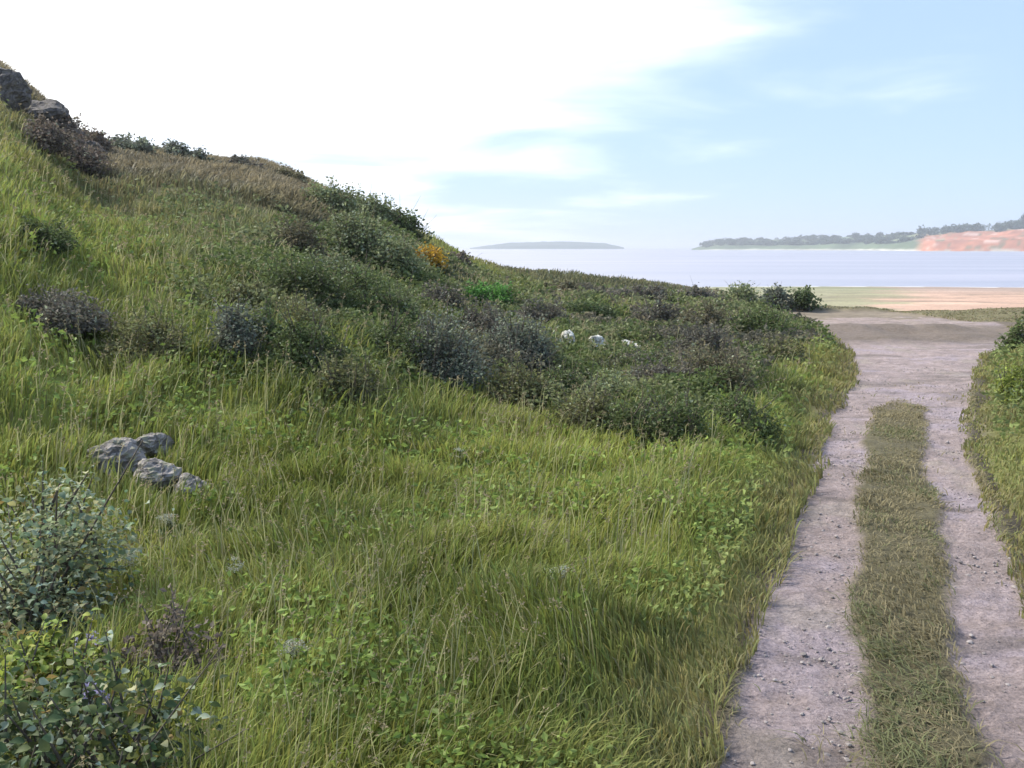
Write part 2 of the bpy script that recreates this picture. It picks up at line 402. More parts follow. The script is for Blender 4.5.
# ------------------------------------------------------------------ far land
def land_strip(name, label, pts, depth, colorf, seed, rows=26, step=3):
    """pts: (px, shore distance, height). A ridge of land with real depth."""
    pts = np.array(pts, float); px = np.arange(pts[0, 0], pts[-1, 0] + 1, step)
    D = np.interp(px, pts[:, 0], pts[:, 1]); H = np.interp(px, pts[:, 0], pts[:, 2])
    v = np.concatenate([np.linspace(0, .12, 6), np.linspace(.14, 1, rows)])
    Vg, P = np.meshgrid(v, px, indexing='ij'); Dg = np.broadcast_to(D, P.shape); Hg = np.broadcast_to(H, P.shape)
    Y = Dg + Vg * depth; X = (P - 512) / F * Y
    face = 0.5 * sstep(0, .12, Vg) + .5 * sstep(.06, .55, Vg)
    Z = -5.6 + Hg * face * sstep(1.0, .75, Vg) * (1 + .20 * fbm(X / 60, Y / 60, seed)) + fbm(X / 18, Y / 18, seed + 3) * Hg * .05
    n, m_ = X.shape; V = np.stack([X, Y, Z], -1).reshape(-1, 3)
    i, j = np.meshgrid(np.arange(n - 1), np.arange(m_ - 1), indexing='ij')
    Q = np.stack([i * m_ + j, i * m_ + j + 1, (i + 1) * m_ + j + 1, (i + 1) * m_ + j], -1).reshape(-1, 4)
    c = colorf(V[:, 0], V[:, 1], P.ravel(), Vg.ravel(), V[:, 2])
    tag(mesh_quads(name, V, Q, mat=M_LAND, color=c), label, kind='structure')
    def zf(p, vv):
        i_ = int(np.argmin(abs(v - vv))); j_ = int(np.argmin(abs(px - p))); return V.reshape(n, m_, 3)[i_, j_]
    return zf
def col_head(x, y, p, v, z):
    n = fbm(x / 45, y / 90, 7)[:, None]; v = v[:, None]; p = p[:, None]
    c = np.array([.10, .135, .075]) * (1 + .3 * n) + 0 * p
    f = sstep(.15, .3, n) * (v > .2); c = c * (1 - f) + np.array([.26, .29, .17]) * f
    f = sstep(.05, .02, v); c = c * (1 - f) + np.array([.46, .44, .38]) * f
    lanes = sstep(.25, .45, fbm(p / 9, z[:, None] / 3, 12))
    red = np.array([.40, .165, .095]) * (1 + .35 * fbm(x / 25, z[:, ] / 1.5, 8)[:, None])
    f = sstep(908, 925, p + 6 * n) * sstep(.52, .40, v) * sstep(.0, .02, v); f = f * (1 - .75 * lanes); c = c * (1 - f) + red * f
    pk = np.array([.52, .36, .30]); f = f * sstep(.25, .5, fbm(p / 30, z[:, None] / 1.2, 13)); c = c * (1 - f) + pk * f
    return c
zhead = land_strip('headland', 'low green headland across the bay with red cliffs at its right end',
    [(690, 2700, 3), (715, 2650, 24), (760, 2600, 28), (800, 2500, 29), (850, 2350, 32), (900, 2050, 34), (930, 1900, 38), (970, 1850, 42), (1024, 1800, 47), (1150, 1700, 60), (1300, 1650, 56), (1360, 1650, 4)],
    620, col_head, 200)
def col_far(x, y, p, v, z):
    n = fbm(x / 120, y / 200, 17)[:, None]
    return np.array([.06, .09, .085]) * (1 + .25 * n) + 0 * p[:, None]
zfar = land_strip('far_shore', 'thin dark strip of land on the horizon', [(470, 4300, 4), (505, 4200, 26), (560, 4100, 32), (605, 4100, 24), (625, 4200, 5)], 700, col_far, 300)

# distant woods on the headland: leaf-clump crowns too far off and dense to count
def leaf_cloud(P, S, cols, aspect=.55, droop=.3, fold=True):
    """rhombic folded leaves at points P, sizes S"""
    n = len(P)
    d = rng.normal(size=(n, 3)); d[:, 2] = d[:, 2] * .6 - droop; d /= np.linalg.norm(d, axis=1)[:, None]
    q = rng.normal(size=(n, 3)); s = np.cross(d, q); s /= np.linalg.norm(s, axis=1)[:, None]
    up = np.cross(s, d)
    S = S[:, None]
    a = P; b = P + d * S * .5 + s * S * aspect * .5 + up * S * .10; c = P + d * S; e = P + d * S * .5 - s * S * aspect * .5 + up * S * .10
    V = np.stack([a, b, c, e], 1).reshape(-1, 3)
    k = np.arange(n) * 4
    T = np.stack([np.stack([k, k + 1, k + 2], 1), np.stack([k, k + 2, k + 3], 1)], 1).reshape(-1, 3)
    return V, T, np.repeat(cols, 4, axis=0)
def wood(name, label, spots, per, cfun):
    Ps, Ss, Cs = [], [], []
    for (p, v, rad, hgt, zf) in spots:
        rad *= 1.5; hgt *= 1.45
        b = zf(p, v); d = rng.normal(size=(per, 3)); d /= np.linalg.norm(d, axis=1)[:, None]
        d *= rng.uniform(.55, 1.0, (per, 1))
        q = b + d * [rad, rad, hgt * .5] + [0, 0, hgt * .42]
        Ps.append(q); Ss.append(np.full(per, rad * .42)); Cs.append(cfun(q) * rng.uniform(.7, 1.3) * rng.uniform(.8, 1.2, (per, 1)))
    V, T, c = leaf_cloud(np.vstack(Ps), np.concatenate(Ss), np.vstack(Cs), aspect=.8)
    return tag(mesh_quads(name, V, T, mat=M_LEAF, color=c, smooth=False), label, kind='stuff')
sp = [(rng.uniform(700, 915), rng.choice([.12, .2, .3, .45, .6]), rng.uniform(4, 9), rng.uniform(4, 9), zhead) for _ in range(230)]
sp += [(rng.uniform(915, 1300), rng.uniform(.42, .62), rng.uniform(4, 8), rng.uniform(9, 14), zhead) for _ in range(300)]
o = wood('headland_wood', 'dark blue-green wood along the top of the distant headland', sp, 90, lambda q: np.array([.05, .075, .045])); tag(o, cat='wood')
# the tree standing tall at the right edge
def far_tree(p, v, rad, hgt, label):
    b = zhead(p, v); e = empty('tree', b); tag(e, label, 'tree')
    n = 900; d = rng.normal(size=(n, 3)); d /= np.linalg.norm(d, axis=1)[:, None]; d *= rng.uniform(.4, 1, (n, 1)) * (1 + .25 * vnoise(d[:, :1] * 3, d[:, 2:] * 3, 4))
    q = d * [rad, rad, hgt * .38] + [0, 0, hgt * .6]
    V, T, c = leaf_cloud(q, np.full(n, 3.0), np.array([.04, .065, .045]) * rng.uniform(.7, 1.3, (n, 1)), .8)
    mesh_quads('crown', V, T, mat=M_LEAF, color=c, smooth=False, parent=e)
    tube('trunk', [(0, 0, -1, .8), (0, 0, hgt * .6, .3)], M_BARK, e)
def tubes_arr(paths, sides=6):
    Vs, Fs = [], []; off = 0
    for pts in paths:
        pts = np.array(pts, float)
        for i, (x, y, z, rad) in enumerate(pts):
            d = pts[min(i + 1, len(pts) - 1), :3] - pts[max(i - 1, 0), :3]; d /= (np.linalg.norm(d) + 1e-9)
            a = np.cross(d, [.3, .9, .2]); a /= np.linalg.norm(a); b = np.cross(d, a)
            for k in range(sides):
                t = 2 * math.pi * k / sides; Vs.append(np.array([x, y, z]) + rad * (a * math.cos(t) + b * math.sin(t)))
        for i in range(len(pts) - 1):
            for k in range(sides):
                k2 = (k + 1) % sides; Fs.append((off + i * sides + k, off + i * sides + k2, off + (i + 1) * sides + k2, off + (i + 1) * sides + k))
        off += len(pts) * sides
    return np.array(Vs), np.array(Fs)
def tube(name, pts, mat, parent, sides=8):
    V, Fq = tubes_arr([pts], sides); return mesh_quads(name, V, Fq, mat=mat, parent=parent)
far_tree(1019, .42, 12, 32, 'tall dark tree standing above the red cliff at the right edge')

# ------------------------------------------------------------------ where the bushes stand
COLS = dict(dg=(.098, .128, .046), gg=(.185, .212, .100), bl=(.142, .155, .115), ol=(.150, .155, .065), ru=(.42, .26, .03), br=(.11, .25, .055),
            bn=(.140, .130, .075), gb=(.130, .122, .095), yg=(.21, .25, .055), tw=(.17, .14, .11), ng=(.20, .235, .125), nd=(.085, .115, .045))
GS = 'shrubs on the crest of the hill'; GM = 'scrub bushes in the hollow below the hill'; GR = 'scrub bushes on the low ground ahead'; GN = 'leafy plants in the near left corner'
SH = [
 (330, 216, 62, 30, 'gg', 'dark grey-green bush against the sky where the brown slope ends', GS),
 (372, 226, 56, 32, 'gg', 'grey-green bush on the skyline right of the brown slope', GS),
 (404, 240, 40, 26, 'dg', 'small dark skyline bush just above the rusty orange bush', GS),
 (352, 252, 66, 40, 'gg', 'pale grey-green bush on the slope below the skyline bushes', GM),
 (292, 262, 74, 36, 'bn', 'brownish bush at the left end of the hillside thicket', GM),
 (398, 276, 62, 36, 'gg', 'mid green bush left of the rusty orange bush', GM),
 (428, 274, 40, 34, 'ru', 'rusty orange bush standing on the ridge', 'shrubs of unusual colour'),
 (456, 268, 26, 16, 'tw', 'thin brown twiggy bush right of the rusty orange bush', GS),
 (303, 306, 84, 44, 'dg', 'dark bush in the middle of the hillside thicket', GM),
 (366, 318, 84, 46, 'dg', 'wide dark green bush in front of the pale grey-green bush', GM),
 (235, 366, 56, 60, 'bl', 'tall blue-grey bush at the left end of the thicket', GM),
 (268, 360, 34, 58, 'nd', 'narrow very dark bush beside the tall blue-grey bush', GM),
 (312, 378, 72, 56, 'dg', 'leafy dark green bush with pale shoots in the thicket', GM),
 (350, 404, 66, 40, 'ol', 'low olive bush in front of the leafy dark thicket', GM),
 (396, 368, 72, 46, 'dg', 'dark green bush left of the big grey bush', GM),
 (436, 318, 62, 26, 'gb', 'purple-grey bush just below the rusty orange bush', GM),
 (487, 308, 52, 24, 'br', 'bright fresh green bush beyond the grey scrub', 'shrubs of unusual colour'),
 (446, 388, 82, 70, 'bl', 'big rounded grey bush in the middle of the scrub', GR),
 (512, 378, 84, 56, 'bl', 'dark grey-green bush right of the big rounded grey bush', GR),
 (540, 334, 72, 26, 'gb', 'low grey bush behind the white stones', GR),
 (590, 326, 56, 22, 'nd', 'low very dark bush behind the dull white stone', GR),
 (556, 408, 60, 30, 'dg', 'dark green bush in front of the brightest white stone', GR),
 (606, 416, 56, 34, 'gg', 'pale-leaved bush in front of the dull white stone', GR),
 (664, 398, 84, 30, 'gb', 'wide brown-grey bush in front of the long low pale stone', GR),
 (656, 338, 76, 30, 'gb', 'grey-brown bush behind the long low pale stone', GR),
 (706, 342, 66, 30, 'bn', 'brown scrub bush at the middle of the low ground', GR),
 (738, 308, 44, 22, 'gg', 'grey-green bush on the brow against the sea', GR),
 (776, 307, 40, 18, 'bl', 'grey bush on the brow right of the grey-green one', GR),
 (806, 308, 32, 18, 'nd', 'small dark bush at the right end of the brow by the track', GR),
 (758, 346, 70, 32, 'dg', 'dark bush between the brow and the track', GR),
 (714, 398, 78, 52, 'bn', 'olive-brown upright bush left of the track end', GR),
 (778, 366, 50, 20, 'ol', 'olive bush nearest the far end of the track', GR),
 (738, 436, 70, 34, 'dg', 'dark green bush beside the left rut', GR),
 (676, 448, 78, 34, 'dg', 'low dark green bush left of the one beside the rut', GR),
 (330, 288, 60, 36, 'gg', 'grey-green bush between the brownish bush and the wide dark one', GM),
 (252, 312, 46, 28, 'ol', 'olive bush above the tall blue-grey bush', GM),
 (398, 330, 50, 34, 'gg', 'grey-green bush behind the big rounded grey bush', GM),
 (300, 340, 60, 40, 'ol', 'olive bush at the centre of the hillside thicket', GM),
 (478, 346, 66, 34, 'gb', 'grey bush behind and right of the big rounded grey bush', GR),
 (640, 380, 50, 18, 'dg', 'dark bush just in front of the pale stones', GR),
 (700, 368, 66, 36, 'gb', 'brown-grey bush between the brown scrub and the olive-brown bush', GR),
 (560, 300, 60, 14, 'bn', 'low brown bush on the brow beyond the bright green one', GR),
 (640, 306, 80, 18, 'gb', 'long grey-brown bush on the brow ahead', GR),
 (696, 306, 50, 16, 'gb', 'grey-brown bush at the right end of the long brow bush', GR),
 (590, 440, 80, 36, 'ol', 'olive bush in the grass in front of the pale-leaved bush', GR),
 (520, 410, 70, 36, 'ol', 'olive bush in front of the dark grey-green bush', GR),
 (636, 446, 70, 38, 'dg', 'green bush left of the low dark green bush', GR),
 (60, 330, 90, 30, 'gb', 'dull grey patch of scrub low on the open left slope', 'scrub on the open left slope'),
 (150, 362, 90, 34, 'ol', 'olive scrub bush on the slope left of the thicket', 'scrub on the open left slope'),
 (40, 250, 60, 18, 'dg', 'small dark bush high on the open left slope', 'scrub on the open left slope'),
 (44, 150, 50, 24, 'tw', 'brown scrubby bush below the biggest crest rock', GS),
 (76, 172, 50, 24, 'tw', 'brown scrubby bush on the slope below the speckled crest bush', GS),
 (64, 150, 40, 24, 'tw', 'leafless-looking brown bush among the crest rocks', GS),
 (96, 158, 34, 24, 'tw', 'speckled brown bush at the foot of the stony crest', GS),
 (128, 158, 60, 17, 'bl', 'long dark grey bush at the left end of the crest hedge', GS),
 (182, 164, 58, 16, 'bl', 'dark grey bush in the middle of the crest hedge', GS),
 (240, 172, 58, 14, 'gb', 'grey-brown bush at the right end of the crest hedge', GS),
 (290, 186, 40, 14, 'bn', 'low brown bush on the crest between the hedge and the green bushes', GS),
 (1016, 352, 34, 26, 'dg', 'dark green bush at the right edge beyond the track', 'bushes on the right verge'),
 (1022, 402, 44, 30, 'yg', 'yellow-green bush on the right verge', 'bushes on the right verge'),
]
NEAR = [(38, 640, 200, 150), (52, 722, 130, 60), (70, 812, 260, 90), (170, 690, 110, 50)]
SPOTS = []
for q in [q_[:4] for q_ in SH] + NEAR:
    x_, y_, z_ = hit(q[0], q[1]); SPOTS.append((x_, y_, q[2] * math.hypot(x_, y_) / F * .5))
ROCKS = []
for q in [(122, 474, 58), (162, 488, 50), (194, 498, 38), (150, 456, 40), (569, 352, 30), (596, 356, 30), (629, 357, 34), (487, 308, 50)]:
    x_, y_, z_ = hit(q[0], q[1]); d_ = math.hypot(x_, y_); ROCKS.append((x_ , y_, x_ / d_, y_ / d_, q[2] * d_ / F * .55))
def open_ground_rocks(X, Y):
    """0 on and just in front of the stones"""
    f = np.ones(len(X))
    for x_, y_, ux, uy, r_ in ROCKS:
        al = (X - x_) * ux + (Y - y_) * uy; ac = (X - x_) * uy - (Y - y_) * ux
        al = np.where(al < 0, al / 1.9, al); f = np.minimum(f, .12 + .88 * sstep(.6, 1.1, np.hypot(al, ac) / r_ + .3 * fbm(X * 3, Y * 3, 150)))
    return f
def open_ground(X, Y):
    """0 under a bush, 1 in the open"""
    f = np.ones(len(X))
    for x_, y_, r_ in SPOTS: f = np.minimum(f, sstep(.45, 1.05, np.hypot(X - x_, Y - y_) / r_))
    return np.minimum(f, open_ground_rocks(X, Y))
# ------------------------------------------------------------------ grasses
def blades(name, X, Y, Hh, Wd, cols, lean=.5, label='', kind='stuff', dz=-.02, cat='grass'):
    n = len(X); Z = height(X, Y) + dz
    P = np.stack([X, Y, Z], 1)
    # lean follows patches (wind and trampling) plus a random share
    th = 2.2 * fbm(X / 1.7, Y / 1.7, 101) * 2 + rng.uniform(-1.6, 1.6, n) + .6
    ln = lean * rng.uniform(.15, 1.25, n) * (1 + .8 * sstep(.1, .5, fbm(X / 2.2, Y / 2.2, 103)))
    dirv = np.stack([np.cos(th), np.sin(th), np.zeros(n)], 1)
    ph = rng.uniform(0, 2 * math.pi, n); side = np.stack([np.cos(ph), np.sin(ph), np.zeros(n)], 1) * Wd[:, None] * .5
    H = Hh[:, None]; L = ln[:, None]
    m1 = P + dirv * H * L * .22 + [0, 0, 1] * H * .48
    m2 = P + dirv * H * L * .60 + [0, 0, 1] * H * (.82 - .10 * L)
    tip = P + dirv * H * L * 1.05 + [0, 0, 1] * H * (1.0 - .28 * L)
    V = np.stack([P - side * .8, P + side * .8, m1 - side, m1 + side, m2 - side * .7, m2 + side * .7, tip], 1).reshape(-1, 3)
    k = np.arange(n)[:, None] * 7
    idx = np.concatenate([k + [0, 1, 3, 2], k + [2, 3, 5, 4], k + [4, 5, 6]], 1)
    loops = idx.ravel(); base = np.arange(n)[:, None] * 11
    starts = (base + [0, 4, 8]).ravel(); totals = np.tile([4, 4, 3], n)
    cc = np.repeat(cols, 7, axis=0).reshape(n, 7, 3).copy()
    o = mesh_np(name, V, loops, starts, totals, mat=M_GRASS, color=cc.reshape(-1, 3))
    return tag(o, label, cat, kind=kind)
def scatter(n, r0, r1, a0, a1, p=1.7):
    # density per area ~ r^-p
    u = rng.uniform(0, 1, n); e = 2 - p
    r = (r0 ** e + u * (r1 ** e - r0 ** e)) ** (1 / e); a = np.radians(rng.uniform(a0, a1, n))
    return r * np.sin(a), r * np.cos(a), r
def outside(X, Y, m=0.0): return track_d(X, Y) > m
def clumped(X, Y, s, seed, lo=.25):
    return rng.uniform(0, 1, len(X)) < np.clip(.6 + .9 * fbm(X / s, Y / s, seed, 3), lo, 1)
X, Y, r = scatter(760000, 2.6, 64, -37, 37, 1.6)
Rc_ = np.interp(np.degrees(np.arctan2(X, Y)), ang, yc)
k = (track_d(X, Y) > -.10 + .12 * fbm(X * 2.5, Y * 2.5, 19)) & clumped(X, Y, .5, 5) & (r < Rc_ + 4) & (rng.uniform(0, 1, len(X)) > heath(X, Y) * .6)
X, Y, r = X[k], Y[k], r[k]
n = len(X)
hgt = (.27 + .20 * fbm(X / .8, Y / .8, 111) + .10 * fbm(X / 2.6, Y / 2.6, 113) + .10 * fbm(X / 5, Y / 5, 112)) * rng.uniform(.55, 1.35, n)
hgt *= (.45 + .55 * sstep(.1, 1.3, track_d(X, Y))) * (.2 + .8 * open_ground(X, Y)); hgt *= np.where(X > edges(Y)[2], .55, 1.0); hgt *= 1 - .7 * sstep(33, 37, Y) * sstep(8, 11, X)
cc = zone_color(X, Y) * rng.uniform(.72, 1.28, (n, 1)) * (1 + rng.uniform(-.10, .10, (n, 3)))
dry = rng.uniform(0, 1, n) < .07; cc[dry] = np.array([.27, .25, .12]) * rng.uniform(.8, 1.2, (dry.sum(), 1))
blades('meadow_grass', X, Y, np.maximum(hgt, .06), (.0045 + .00085 * r) * rng.uniform(.6, 1.4, n), cc, .55, 'long green meadow grass covering the slope left of the track')

# tall seeding grass stalks
X, Y, r = scatter(9000, 3, 34, -36, 36, 1.5); k = outside(X, Y, .7) & clumped(X, Y, 1.2, 6, .05) & (open_ground(X, Y) > .7) & (heath(X, Y) < .2); X, Y, r = X[k], Y[k], r[k]; n = len(X)
blades('seeding_grass', X, Y, rng.uniform(.36, .62, n), (.0025 + .0006 * r), np.array([.34, .33, .17]) * rng.uniform(.75, 1.25, (n, 1)), .35, 'tall pale seeding grass stalks above the meadow')
so_ = bpy.data.objects['seeding_grass']; vc = np.empty(len(so_.data.vertices) * 3, np.float32); so_.data.vertices.foreach_get('co', vc); tips = vc.reshape(-1, 7, 3)[:, 6]; m2_ = vc.reshape(-1, 7, 3)[:, 4:6].mean(1)
tt_ = rng.uniform(.35, 1.05, (n, 7, 1)); hp = (m2_[:, None] * (1 - tt_) + tips[:, None] * tt_ + rng.normal(size=(n, 7, 3)) * .006).reshape(-1, 3); rr_ = np.repeat(r, 7)
V, T, c = leaf_cloud(hp, (.010 + .0016 * rr_) * rng.uniform(.7, 1.3, len(hp)), np.array([.30, .25, .15]) * rng.uniform(.7, 1.25, (len(hp), 1)), .45, -.6)
tag(mesh_quads('seed_heads', V, T, mat=M_GRASS, color=c, smooth=False), 'loose brownish seed heads on the tall grass', 'grass', kind='stuff')

# brown upper slope: rough dead grass, bracken and heather
X, Y, r = scatter(150000, 30, 66, -37, -7, 1.0); k = (rng.uniform(0, 1, len(X)) < heath(X, Y)); X, Y, r = X[k], Y[k], r[k]; n = len(X)
cc = zone_color(X, Y) * rng.uniform(.6, 1.3, (n, 1))
blades('heather', X, Y, rng.uniform(.2, .55, n), rng.uniform(.02, .06, n), cc, .8, 'brown heather and dead bracken on the upper hillside', cat='heather')

# short trodden grass of the middle strip, thin and low
X = rng.uniform(0, 1, 150000); Y = 2.5 + 34 * rng.uniform(0, 1, 150000) ** 1.5
e = edges(Y); X = e[0] + (e[3] - e[0]) * X
k = rng.uniform(0, 1, len(X)) > np.clip(rutness(X, Y) * 1.0 + .22 * fbm(X * 2, Y * 2, 4) + .06, 0, .998); k &= (Y < 19.3 + .8 * fbm(X * 2, Y, 23)) & clumped(X, Y, .3, 8)
X, Y = X[k], Y[k]; n = len(X); r = np.hypot(X, Y)
cc = np.array([.25, .215, .12]) * rng.uniform(.75, 1.3, (n, 1)); gr = fbm(X / .45, Y / 1.3, 12, 3) + .35 * rng.normal(size=n) > .35; cc[gr] = np.array([.175, .185, .085]) * rng.uniform(.8, 1.2, (gr.sum(), 1))
blades('trodden_grass', X, Y, np.maximum(.015, (.045 + .05 * fbm(X * 1.4, Y * 1.4, 14)) * rng.uniform(.5, 1.4, n)), (.004 + .0007 * r), cc, 1.6, 'short trodden grass on the strip between the ruts', dz=.015)

# low broad leaves of herbs mixed in the grass
X, Y, r = scatter(90000, 2.7, 30, -36, 36, 1.7); k = outside(X, Y, .25) & (open_ground(X, Y) > .4) & (fbm(X / .9, Y / .9, 121) > .08); X, Y, r = X[k], Y[k], r[k]; n = len(X)
Z = height(X, Y) + rng.uniform(.05, .32, n)
cc = zone_color(X, Y) * np.array([.85, 1.02, .95]) * rng.uniform(.7, 1.35, (n, 1))
V, T, c = leaf_cloud(np.stack([X, Y, Z], 1), (.022 + .0035 * r) * rng.uniform(.6, 1.5, n), cc, .6, .1)
tag(mesh_quads('herbs', V, T, mat=M_LEAF, color=c, smooth=False), 'low broad-leaved herbs growing through the meadow grass', 'herbs', kind='stuff')

# tangled undergrowth filling the hollow between the bushes
bl_ = [(190, 372, 300), (230, 392, 262), (300, 408, 234), (350, 412, 216), (400, 400, 226), (440, 398, 262), (500, 392, 285), (560, 418, 292), (640, 440, 296), (700, 440, 304), (755, 405, 310), (815, 345, 318)]
ab = []; lo_ = []; hi_ = []
for p_, y0, y1 in bl_:
    q0 = hit(p_, y0); q1 = hit(p_, y1); ab.append(math.degrees(math.atan2(q0[0], q0[1]))); lo_.append(math.hypot(q0[0], q0[1])); hi_.append(math.hypot(q1[0], q1[1]))
def tangle(X, Y):
    a = np.degrees(np.arctan2(X, Y)); r = np.hypot(X, Y); lo = np.interp(a, ab, lo_); hi = np.interp(a, ab, hi_); nn = fbm(X / 2.4, Y / 2.4, 131, 3)
    return sstep(-.06, .06, (r - lo) / lo + .16 * nn) * sstep(-.05, .08, (hi - r) / hi + .1 * nn) * sstep(ab[0] - .8, ab[0] + 1, a + 2 * nn) * (a < ab[-1] + 1) * sstep(.2, .8, track_d(X, Y)) * sstep(-.55, -.1, fbm(X / 1.6, Y / 1.6, 133, 3) + .1)
X, Y, r = scatter(330000, 10, 56, -20, 18.5, 1.5); k = rng.uniform(0, 1, len(X)) < tangle(X, Y) * open_ground_rocks(X, Y); X, Y, r = X[k], Y[k], r[k]; n = len(X)
top = .34 + .30 * fbm(X / 1.1, Y / 1.1, 135, 3) + .14 * fbm(X / .35, Y / .35, 136, 2)
Z = height(X, Y) + np.maximum(top, .12) * rng.uniform(0, 1, n) ** .55
sel = fbm(X / 1.9, Y / 1.9, 137, 3)[:, None]; c = np.array([.115, .15, .050]) * np.ones((n, 1)); f = sstep(.05, .3, sel); c = c * (1 - f) + np.array([.18, .20, .09]) * f
f = sstep(-.05, -.35, sel) * sstep(-6, 0, np.degrees(np.arctan2(X, Y)))[:, None]; c = c * (1 - f) + np.array([.135, .125, .09]) * f
c = c * rng.uniform(.65, 1.35, (n, 1))
V, T, cc = leaf_cloud(np.stack([X, Y, Z], 1), (.02 + .0034 * r) * rng.uniform(.6, 1.5, n), c, .6, .05)
tag(mesh_quads('undergrowth', V, T, mat=M_LEAF, color=cc, smooth=False), 'tangled dark undergrowth filling the hollow between the bushes', 'undergrowth', kind='stuff')

# gravel on the track
def gravel():
    n = 26000; Y = 2.8 + 30 * rng.uniform(0, 1, n) ** 1.8; e = edges(Y); X = e[0] + (e[3] - e[0]) * rng.uniform(0, 1, n)
    k = (rutness(X, Y) > .2) & (rng.uniform(0, 1, n) < .35 + .9 * fbm(X * 1.6, Y * 1.1, 88)); X, Y = X[k], Y[k]; n = len(X)
    S = rng.gamma(1.2, .0036, n) + .0035
    g_ = 1.618; base = np.array([(-1, g_, 0), (1, g_, 0), (-1, -g_, 0), (1, -g_, 0), (0, -1, g_), (0, 1, g_), (0, -1, -g_), (0, 1, -g_), (g_, 0, -1), (g_, 0, 1), (-g_, 0, -1), (-g_, 0, 1)], float) / 1.9 * [1, .8, .55]
    tri = np.array([(0,11,5),(0,5,1),(0,1,7),(0,7,10),(0,10,11),(1,5,9),(5,11,4),(11,10,2),(10,7,6),(7,1,8),(3,9,4),(3,4,2),(3,2,6),(3,6,8),(3,8,9),(4,9,5),(2,4,11),(6,2,10),(8,6,7),(9,8,1)])
    V = base[None] * (1 + rng.uniform(-.2, .2, (n, 12, 3))) * S[:, None, None]
    th = rng.uniform(0, 6.28, n); cs, sn = np.cos(th), np.sin(th)
    V = np.stack([V[..., 0] * cs[:, None] - V[..., 1] * sn[:, None], V[..., 0] * sn[:, None] + V[..., 1] * cs[:, None], V[..., 2]], -1)
    Z = height(X, Y) + .002 - rutness(X, Y) * .008 + fbm(X * 1.8, Y * .9, 78, 3) * .03
    V += np.stack([X, Y, Z], 1)[:, None]
    T = (tri[None] + (np.arange(n) * 12)[:, None, None]).reshape(-1, 3)
    c = np.array([.27, .24, .23]) * rng.uniform(.7, 1.25, (n, 1))
    o = mesh_quads('gravel', V.reshape(-1, 3), T, mat=M_GROUND, color=np.repeat(c, 12, 0), smooth=False)
    tag(o, 'loose pale gravel scattered along the worn ruts', 'gravel', kind='stuff')
gravel()

# ------------------------------------------------------------------ stones
def stone(px, py, wpx, hpx, mat, label, group=None, name='boulder', sink=.2, seed=0, ratio=.8):
    x, y, z = hit(px, py); k = y / F; W = wpx * k; H = hpx * k
    nu, nv = 28, 18; rr = np.random.default_rng(seed + 900)
    U, Vv = np.meshgrid(np.arange(nu) / nu * 2 * math.pi, np.linspace(-math.pi / 2, math.pi / 2, nv))
    d = np.stack([np.cos(Vv) * np.cos(U), np.cos(Vv) * np.sin(U), np.sin(Vv)], -1)
    planes = rr.normal(size=(11, 3)); planes /= np.linalg.norm(planes, axis=1)[:, None]; off = rr.uniform(.62, .95, 11)
    dots = np.maximum(d @ planes.T, 1e-3) / off
    rad = 1 / np.maximum((dots ** 9).sum(-1) ** (1 / 9), .95)
    rad = rad * (1 + .06 * vnoise(d[..., 0] * 11 + seed, d[..., 1] * 11 + d[..., 2] * 9, seed + 5)) * (1 + .12 * vnoise(d[..., 0] * 5 + seed, d[..., 2] * 5 + d[..., 1] * 4, seed))
    P = d * rad[..., None] * [W / 2, W / 2 * ratio, H * .62] + [0, 0, H * .42 - H * sink]
    Vt = P.reshape(-1, 3); i, j = np.meshgrid(np.arange(nv - 1), np.arange(nu), indexing='ij'); j2 = (j + 1) % nu
    Q = np.stack([i * nu + j, i * nu + j2, (i + 1) * nu + j2, (i + 1) * nu + j], -1).reshape(-1, 4)
    o = mesh_quads(name, Vt, Q, mat=mat, smooth=False); o.location = (x, y, z); tag(o, label, 'rock', group); return o
G1 = 'grey rocks along the hill crest'
for i, (px, py, wd, hg, lab) in enumerate([
    (2, 104, 74, 44, 'big dark grey rock highest on the crest at the left edge'),
    (40, 122, 62, 26, 'grey angular rock just below the highest crest rock'),
    (64, 140, 48, 20, 'small grey-brown rock midway down the stony crest'),
    (92, 158, 34, 18, 'lowest grey-brown rock of the stony crest')]):
    stone(px, py, wd, hg, M_DARKROCK, lab, G1, seed=i, sink=.15)
G2 = 'grey stones in the grass'
for i, (px, py, wd, hg, lab) in enumerate([
    (120, 474, 62, 32, 'broad grey stone half sunk in the grass at left'),
    (160, 488, 54, 28, 'grey stone in the middle of the stones in the grass'),
    (194, 499, 38, 24, 'rightmost darker grey stone among the long grass'),
    (152, 454, 44, 22, 'small grey stone behind the other meadow stones')]):
    stone(px, py, wd, hg, M_ROCK, lab, G2, seed=20 + i, sink=-.05)
G3 = 'pale stones among the dark shrubs'
for i, (px, py, wd, hg, lab) in enumerate([
    (569, 352, 16, 17, 'bright white upright stone between the dark shrubs'),
    (596, 356, 20, 16, 'dull white stone right of the brightest white stone'),
    (629, 357, 30, 13, 'long low pale grey stone right of the white stones')]):
    stone(px, py, wd, hg, M_PALE, lab, G3, seed=40 + i, sink=-.35)

